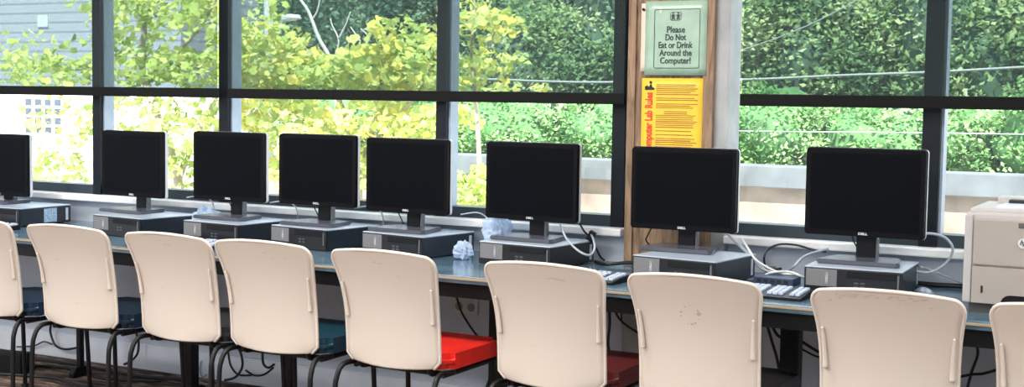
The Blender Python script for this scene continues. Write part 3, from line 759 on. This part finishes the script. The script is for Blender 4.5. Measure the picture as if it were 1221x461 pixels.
def clumps(rx, ry, rz, zc, n, k, per):
    """a crown as a crowd of smaller leafy clumps over an ellipsoid"""
    out = []
    for i in range(k):
        d = rng.normal(size=3); d /= np.linalg.norm(d); d[1] = -abs(d[1])*.9; q = rng.uniform(.55, .86)
        w = rng.uniform(.26, .42)
        out.append(((d[0]*rx*q, d[1]*ry*q, zc+d[2]*rz*q), (rx*w, ry*w, rz*w*.75), per))
    out.append(((0, 0, zc), (rx, ry, rz), n)); return out
def lump(bm, c, r, seed, sub=3):
    t = bmesh.new(); bmesh.ops.create_icosphere(t, subdivisions=sub, radius=1)
    me = bpy.data.meshes.new('t')
    for v in t.verts:
        n = v.co; q = 1+.10*math.sin(5*n.x+seed)+.09*math.sin(6*n.y+2*seed)+.09*math.sin(7*n.z+n.x*4)
        v.co = Vector((c[0]+n.x*r[0]*q, c[1]+n.y*r[1]*q, c[2]+n.z*r[2]*q))
    t.to_mesh(me); t.free(); bm.from_mesh(me); bpy.data.meshes.remove(me)

SYC = leafmat('sycamore_leaves', [(.16, .25, .07), (.33, .44, .11), (.50, .60, .19), (.66, .68, .26), (.56, .68, .42)], .5)
SYC2 = leafmat('young_leaves', [(.22, .33, .10), (.40, .52, .17), (.60, .68, .25), (.76, .68, .17), (.62, .74, .52)], .5)
DARK = leafmat('dark_leaves', [(.03, .085, .07), (.09, .19, .13), (.25, .36, .22), (.50, .58, .38)], .3, .8, .72)
MID = leafmat('mid_leaves', [(.07, .15, .09), (.17, .29, .14), (.36, .47, .22), (.58, .66, .42)], .35, 1.2, .68)
HEDGE = leafmat('hedge_leaves', [(.07, .19, .06), (.15, .32, .11), (.28, .45, .18), (.62, .72, .48)], .4)

def near_tree(base, branches, blobs, size, m, label, bark='bark', shape=LEAF):
    t = tag(empty('sycamore_tree', base), label, 'tree', 'yellow-green trees close outside the window')
    tb_ = bmesh.new()
    for pts, r0, r1 in branches: tube(tb_, [Vector(p)-Vector(base) for p in pts], r0, 8, 5, r1)
    obj('trunk', tb_, M[bark], t, True)
    V, F = leaves([(Vector(c)-Vector(base), r, int(n*1.7)) for c, r, n in blobs], size, shape)
    pyd('foliage', V, F, m, t)
    return t
def pb3(px, py, Y): return tuple(P(px, py, Y))
Y1 = 4.0
def blob(px, py, wpx, hpx, Y, n, dy=.5):
    c = P(px, py, Y); s = (P(px+wpx, py, Y)-c).x; h = (c-P(px, py+hpx, Y)).z
    return (tuple(c), (abs(s), dy, abs(h)), n)
bA = P(226, 225, Y1); bA.z = GZ
near_tree(tuple(bA), [
    ([tuple(bA), pb3(212, 215, Y1), pb3(196, 160, Y1), pb3(178, 112, Y1), pb3(168, 70, Y1), pb3(172, 30, Y1), pb3(160, -10, Y1), pb3(150, -60, Y1)], .045, .016),
    ([pb3(212, 215, Y1), pb3(222, 190, Y1+.1), pb3(240, 150, Y1+.1), pb3(262, 110, Y1+.2)], .035, .012),
    ([pb3(180, 118, Y1), pb3(160, 112, Y1), pb3(130, 118, Y1+.2), pb3(95, 130, Y1+.1)], .022, .008),
    ([pb3(186, 72, Y1), pb3(205, 68, Y1), pb3(228, 45, Y1), pb3(250, 14, Y1), pb3(262, -10, Y1)], .022, .010),
    ([pb3(170, 50, Y1), pb3(172, 72, Y1), pb3(150, 60, Y1), pb3(110, 80, Y1), pb3(60, 85, Y1)], .018, .006),
    ([pb3(236, 40, Y1), pb3(240, 20, Y1), pb3(236, 5, Y1)], .012, .006),
    ([pb3(150, 200, Y1), pb3(95, 190, Y1), pb3(78, 165, Y1)], .012, .005),
], [blob(155, 20, 34, 40, Y1, 150), blob(205, 0, 60, 26, Y1, 170), blob(160, 75, 50, 30, Y1, 170), blob(232, 80, 45, 26, Y1, 170), blob(60, 86, 55, 22, Y1, 150),
    blob(15, 45, 12, 14, Y1, 16), blob(24, 72, 22, 16, Y1, 40), blob(90, 60, 16, 16, Y1, 16), blob(95, 2, 12, 8, Y1, 10), blob(235, 30, 28, 22, Y1, 50), blob(60, 200, 30, 22, Y1, 75), blob(80, 150, 40, 40, Y1, 75),
    blob(160, 140, 50, 30, Y1, 120), blob(225, 150, 36, 40, Y1, 140), blob(215, 205, 30, 22, Y1, 70), blob(300, 10, 20, 30, Y1, 50), blob(290, 60, 30, 40, Y1, 110)], .082, SYC, 'yellow-green leafy tree with a slim pale trunk outside leftmost panes')
bB = P(430, 230, 4.6); bB.z = GZ; Y2 = 4.6
near_tree(tuple(bB), [
    ([tuple(bB), pb3(425, 200, Y2), pb3(415, 150, Y2), pb3(400, 110, Y2), pb3(380, 70, Y2)], .05, .012),
    ([pb3(425, 200, Y2), pb3(450, 140, Y2), pb3(452, 95, Y2), pb3(465, 50, Y2), pb3(470, 30, Y2)], .03, .008),
    ([pb3(440, 160, Y2), pb3(330, 130, Y2), pb3(300, 100, Y2)], .02, .006), ([pb3(440, 170, Y2), pb3(500, 110, Y2), pb3(520, 50, Y2)], .022, .006),
], [blob(330, 75, 50, 34, Y2, 240), blob(390, 85, 40, 24, Y2, 170), blob(450, 80, 55, 34, Y2, 300), blob(478, 40, 26, 24, Y2, 80), blob(505, 75, 40, 36, Y2, 190),
    blob(340, 145, 62, 36, Y2, 260), blob(450, 150, 70, 36, Y2, 300), blob(400, 200, 100, 30, Y2, 320), blob(530, 140, 30, 20, Y2, 60), blob(310, 120, 40, 40, Y2, 150), blob(320, 40, 34, 18, Y2, 60)], .09, SYC2, 'yellow-green bushy tree outside the wide pane in the middle')
bC = P(575, 245, 4.2); bC.z = GZ; Y3 = 4.2
near_tree(tuple(bC), [
    ([tuple(bC), pb3(572, 220, Y3), pb3(570, 160, Y3), pb3(566, 110, Y3), pb3(562, 60, Y3), pb3(566, 10, Y3), pb3(560, -30, Y3)], .025, .008),
    ([pb3(566, 90, Y3), pb3(580, 60, Y3), pb3(594, 30, Y3)], .010, .005)],
    [blob(560, 25, 16, 36, Y3, 60), blob(590, 25, 18, 18, Y3, 40), blob(560, 85, 26, 24, Y3, 70), blob(595, 70, 22, 12, Y3, 26), blob(560, 225, 36, 26, Y3, 170), blob(600, 205, 20, 20, Y3, 30), blob(620, 104, 30, 5, Y3, 14)], .085, SYC2, 'slender yellow-leaved sapling outside the pane left of the pillar')
# leafless pale shrub
bt = tag(empty('bare_tree', tuple(P(402, 170, 6.2))), 'leafless white-branched small tree outside the middle pane', 'tree')
bt.location.z = GZ
tbm = bmesh.new(); L0 = Vector(bt.location); Yb = 6.2
for pts, r0, r1 in (([tuple(L0), pb3(402, 120, Yb), pb3(394, 72, Yb), pb3(380, 45, Yb), pb3(368, 14, Yb), pb3(356, -4, Yb), pb3(350, -20, Yb)], .028, .012),
                    ([pb3(398, 85, Yb), pb3(404, 66, Yb), pb3(416, 52, Yb)], .016, .006), ([pb3(396, 75, Yb), pb3(404, 50, Yb), pb3(396, 30, Yb), pb3(394, 22, Yb)], .012, .006),
                    ([pb3(404, 46, Yb), pb3(412, 30, Yb), pb3(418, 14, Yb)], .012, .006), ([pb3(370, 26, Yb), pb3(378, 14, Yb), pb3(382, -4, Yb)], .012, .006),
                    ([pb3(430, 50, Yb), pb3(422, 38, Yb), pb3(418, 32, Yb)], .01, .006), ([pb3(402, 100, Yb), pb3(420, 70, Yb), pb3(440, 48, Yb), pb3(430, 34, Yb)], .012, .006)):
    tube(tbm, [Vector(p)-L0 for p in pts], r0, 6, 4, r1)
obj('trunk', tbm, M['whitebark'], bt, True)

# hedge shrubs on the bank behind the concrete wall
def shrub(x, y, rx, ry, rz, n, label, size=.062, m=HEDGE, z0=.60, core='core_lit'):
    t = tag(empty('hedge_shrub', (x, y, z0)), label, 'shrub', 'bright shrubs above the retaining wall')
    bm = bmesh.new(); lump(bm, (0, 0, rz*.8), (rx*.74, ry*.7, rz*.74), x*3); obj('shade_core', bm, M[core], t, True)  # opaque dark core added to block light between the leaves
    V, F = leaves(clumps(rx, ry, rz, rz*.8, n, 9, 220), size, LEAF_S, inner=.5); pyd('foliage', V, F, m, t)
    return t
names = ['shrub above the retaining wall far to the left behind the trees', 'bright green shrub behind the yellow-leaved sapling', 'bright green shrub above the wall, left of the pillar beside the sapling', 'bright green shrub seen just left of the pillar',
         'bright green shrub hidden mostly by the pillar', 'pale blossom-flecked shrub just right of the pillar', 'bright green shrub behind the last monitor', 'bright green shrub behind the right window mullion', 'shrub above the wall behind the printer', 'shrub beyond the right picture edge']
for i, x in enumerate((-9.6, -8.3, -7.2, -6.1, -5.0, -4.0, -3.1, -2.2, -1.3, -.3)):
    shrub(x, 8.75+.25*math.sin(i*2.1), .78, .6, .52+.06*math.sin(i*1.7), 2200, names[i])

# tall trees further back
def big_tree(x, y, rx, rz, zc, n, m, label, size=.2, core='core', z0=GZ):
    t = tag(empty('dense_tree', (x, y, z0)), label, 'tree', 'tall dense trees in the distance')
    bm = bmesh.new(); lump(bm, (0, 0, zc-z0), (rx*.72, rx*.6, rz*.74), x); obj('crown_shade', bm, M[core], t, True)  # dark lump added inside the crown so no light passes through
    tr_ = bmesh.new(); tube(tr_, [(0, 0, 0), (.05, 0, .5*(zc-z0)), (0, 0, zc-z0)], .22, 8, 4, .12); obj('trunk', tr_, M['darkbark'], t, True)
    V, F = leaves(clumps(rx, rx*.85, rz, zc-z0, n, 26, n//14), size, LEAF_S, inner=.5); pyd('foliage', V, F, m, t)
    return t
BT = [
    (-18.6, 21.6, 2.2, 3.4, 2.9, DARK, 'dark tree right of the siding building'),
    (-16.6, 19, 2.2, 3.6, 3.0, DARK, 'dark tree behind the light pole'),
    (-14.3, 20.5, 2.2, 3.6, 3.0, DARK, 'dark tree behind the leafless white branches'),
    (-11.6, 19, 2.2, 3.5, 2.9, DARK, 'dark tree filling the pane left of the pillar'),
    (-9.2, 17.5, 2.1, 3.3, 2.8, DARK, 'dark tree directly behind the pillar'),
    (-7.0, 17.5, 2.1, 3.3, 2.8, DARK, 'dark tree behind right window, just right of pillar'),
    (-4.8, 18, 2.1, 3.3, 2.8, DARK, 'dark tree behind the right window mullion'),
    (-2.4, 18, 2.1, 3.3, 2.8, DARK, 'dark tree at the right picture edge'),
    (-8.9, 12.8, 1.35, 1.5, 1.55, MID, 'mid-green tree low behind the shrubs left of the pillar'),
    (-6.6, 13.2, 1.3, 1.5, 1.5, MID, 'mid-green tree behind the pillar shrubs'),
    (-4.7, 12.2, 1.2, 1.75, 1.7, MID, 'mid-green tree in the middle of the right window'),
    (-2.9, 12.4, 1.2, 1.9, 1.8, MID, 'mid-green tree right of the mullion in the right window'),
    (-1.0, 12.6, 1.2, 1.8, 1.7, MID, 'mid-green tree beyond the right picture edge'),
]
for x, y, rx, rz, zc, m, lab in BT:
    big_tree(x, y, rx, rz, zc, 7000 if m is DARK else 4600, m, lab, .135 if m is DARK else .095, z0=.6 if x > -10.4 else GZ)

# building with grey siding
bl = tag(empty('siding_building', (-27, 19, GZ)), 'grey building with horizontal siding beyond the left trees', 'building')
obj('siding_wall', bx(-9, 5.4, 0, 6, 1.66, 6.0), M['siding'], bl)
obj('lower_wall', bx(-9, 5.4, .05, 6, 0, 1.66), M['lowwall'], bl)  # white colour stands in for the overexposed lower facade
obj('roof', bx(-9.2, 5.6, -.3, 6.2, 6.0, 6.2), M['roofm'], bl)
a = P(29, 116, 19); b = P(76, 161, 19)
wf = bmesh.new(); wx0, wx1, wz0, wz1 = a.x+27, b.x+27, b.z-GZ, a.z-GZ
wn = obj('window', bx(wx0, wx1, -.03, .06, wz0, wz1), M['lowwall'], bl)
pn = bmesh.new(); nx, nz = 4, 4
for i in range(nx):
    for j in range(nz):
        w_ = (wx1-wx0)/nx; h_ = (wz1-wz0)/nz
        box(pn, wx0+w_*(i+.2), wx0+w_*(i+.85), -.04, -.028, wz0+h_*(j+.15), wz0+h_*(j+.85))
obj('panes', pn, M['paneblue'], wn)
a = P(52, 25, 19); obj('wall_hatch', bx(a.x+27-.18, a.x+27+.18, -.04, .02, a.z-GZ-.15, a.z-GZ+.15), M['pole'], bl)

# pole, lamp and overhead wires
pa = P(321, 30, 12)
lp = tag(empty('light_pole', (pa.x, 12, GZ)), 'pale grey utility pole with a lamp head beyond the trees', 'pole')
pm = bmesh.new(); tube(pm, [(0, 0, 0), (0, 0, 6.5)], .085, 14); obj('pole', pm, M['pole'], lp, True)
a = P(332, 27, 12); b = P(352, 20, 12)
am = obj('arm', tb([(.05, 0, a.z-GZ-.12), (a.x-pa.x, -.05, a.z-GZ), (b.x-pa.x, -.1, b.z-GZ)], .03, 8, 4), M['pole'], lp, True)
lh = bmesh.new(); lump(lh, (b.x-pa.x-.02, -.12, b.z-GZ-.02), (.19, .1, .055), 3); obj('lamp_head', lh, M['pole'], am, True)
def wire(pts, r, lab): cable('overhead_wire', [tuple(P(a, b, Y)) for a, b, Y in pts], r, 'wire', lab, 'wire', 'overhead wires outside')
wire([(430, 92, 10.5), (565, 94, 10.5), (650, 97, 10.5), (730, 98, 10.5), (885, 95, 10.5), (1000, 90, 10.5), (1110, 86, 10.5), (1221, 80, 10.5), (1400, 70, 10.5)], .015, 'pale overhead wire crossing the trees just above the blind hem bars')
wire([(800, 88, 10.8), (890, 58, 10.8), (940, 40, 10.8), (985, 20, 10.8), (1040, -10, 10.8)], .007, 'thin overhead wire slanting up through the right window')
wire([(880, 156, 8.0), (960, 157, 8.0), (1080, 158, 8.0), (1221, 160, 8.0), (1300, 160, 8.0)], .006, 'thin pale wire before the shrubs below the right blind')

# ------------------------------------------------------------------ light
wd = bpy.data.worlds.new('world'); S.world = wd; wd.use_nodes = True
bgn = wd.node_tree.nodes['Background']; bgn.inputs[0].default_value = (.80, .90, 1.0, 1); bgn.inputs[1].default_value = 3.3
sun = bpy.data.lights.new('sun', 'SUN'); sun.energy = 20; sun.angle = R(.6); sun.color = (1, .96, .88)
so = bpy.data.objects.new('sun', sun); COL.objects.link(so); so.rotation_euler = Vector((-.30, .62, -1.0)).to_track_quat('-Z', 'Y').to_euler()
def area(loc, sx, sy, e, col=(1, .965, .93)):
    l = bpy.data.lights.new('unseen_area_light', 'AREA'); l.shape = 'RECTANGLE'; l.size = sx; l.size_y = sy; l.energy = e; l.color = col
    o = bpy.data.objects.new('unseen_area_light', l); COL.objects.link(o); o.location = loc
for x in (-5.5, -2.6, .4):
    for y, e in ((-6.2, 74), (-3.9, 74), (-1.7, 60)): area((x, y, ZC-.02), 1.2, .6, e*{-5.5: 1.12, -2.6: 1.0, .4: .72}[x])  # unseen room lights; row nearest the windows added to brighten sill and desk

S.view_settings.view_transform = 'Standard'; S.view_settings.look = 'None'; S.view_settings.exposure = 0; S.view_settings.gamma = 1
S.cycles.use_denoising = True; S.cycles.max_bounces = 8; S.cycles.transparent_max_bounces = 16; S.cycles.sample_clamp_indirect = 6
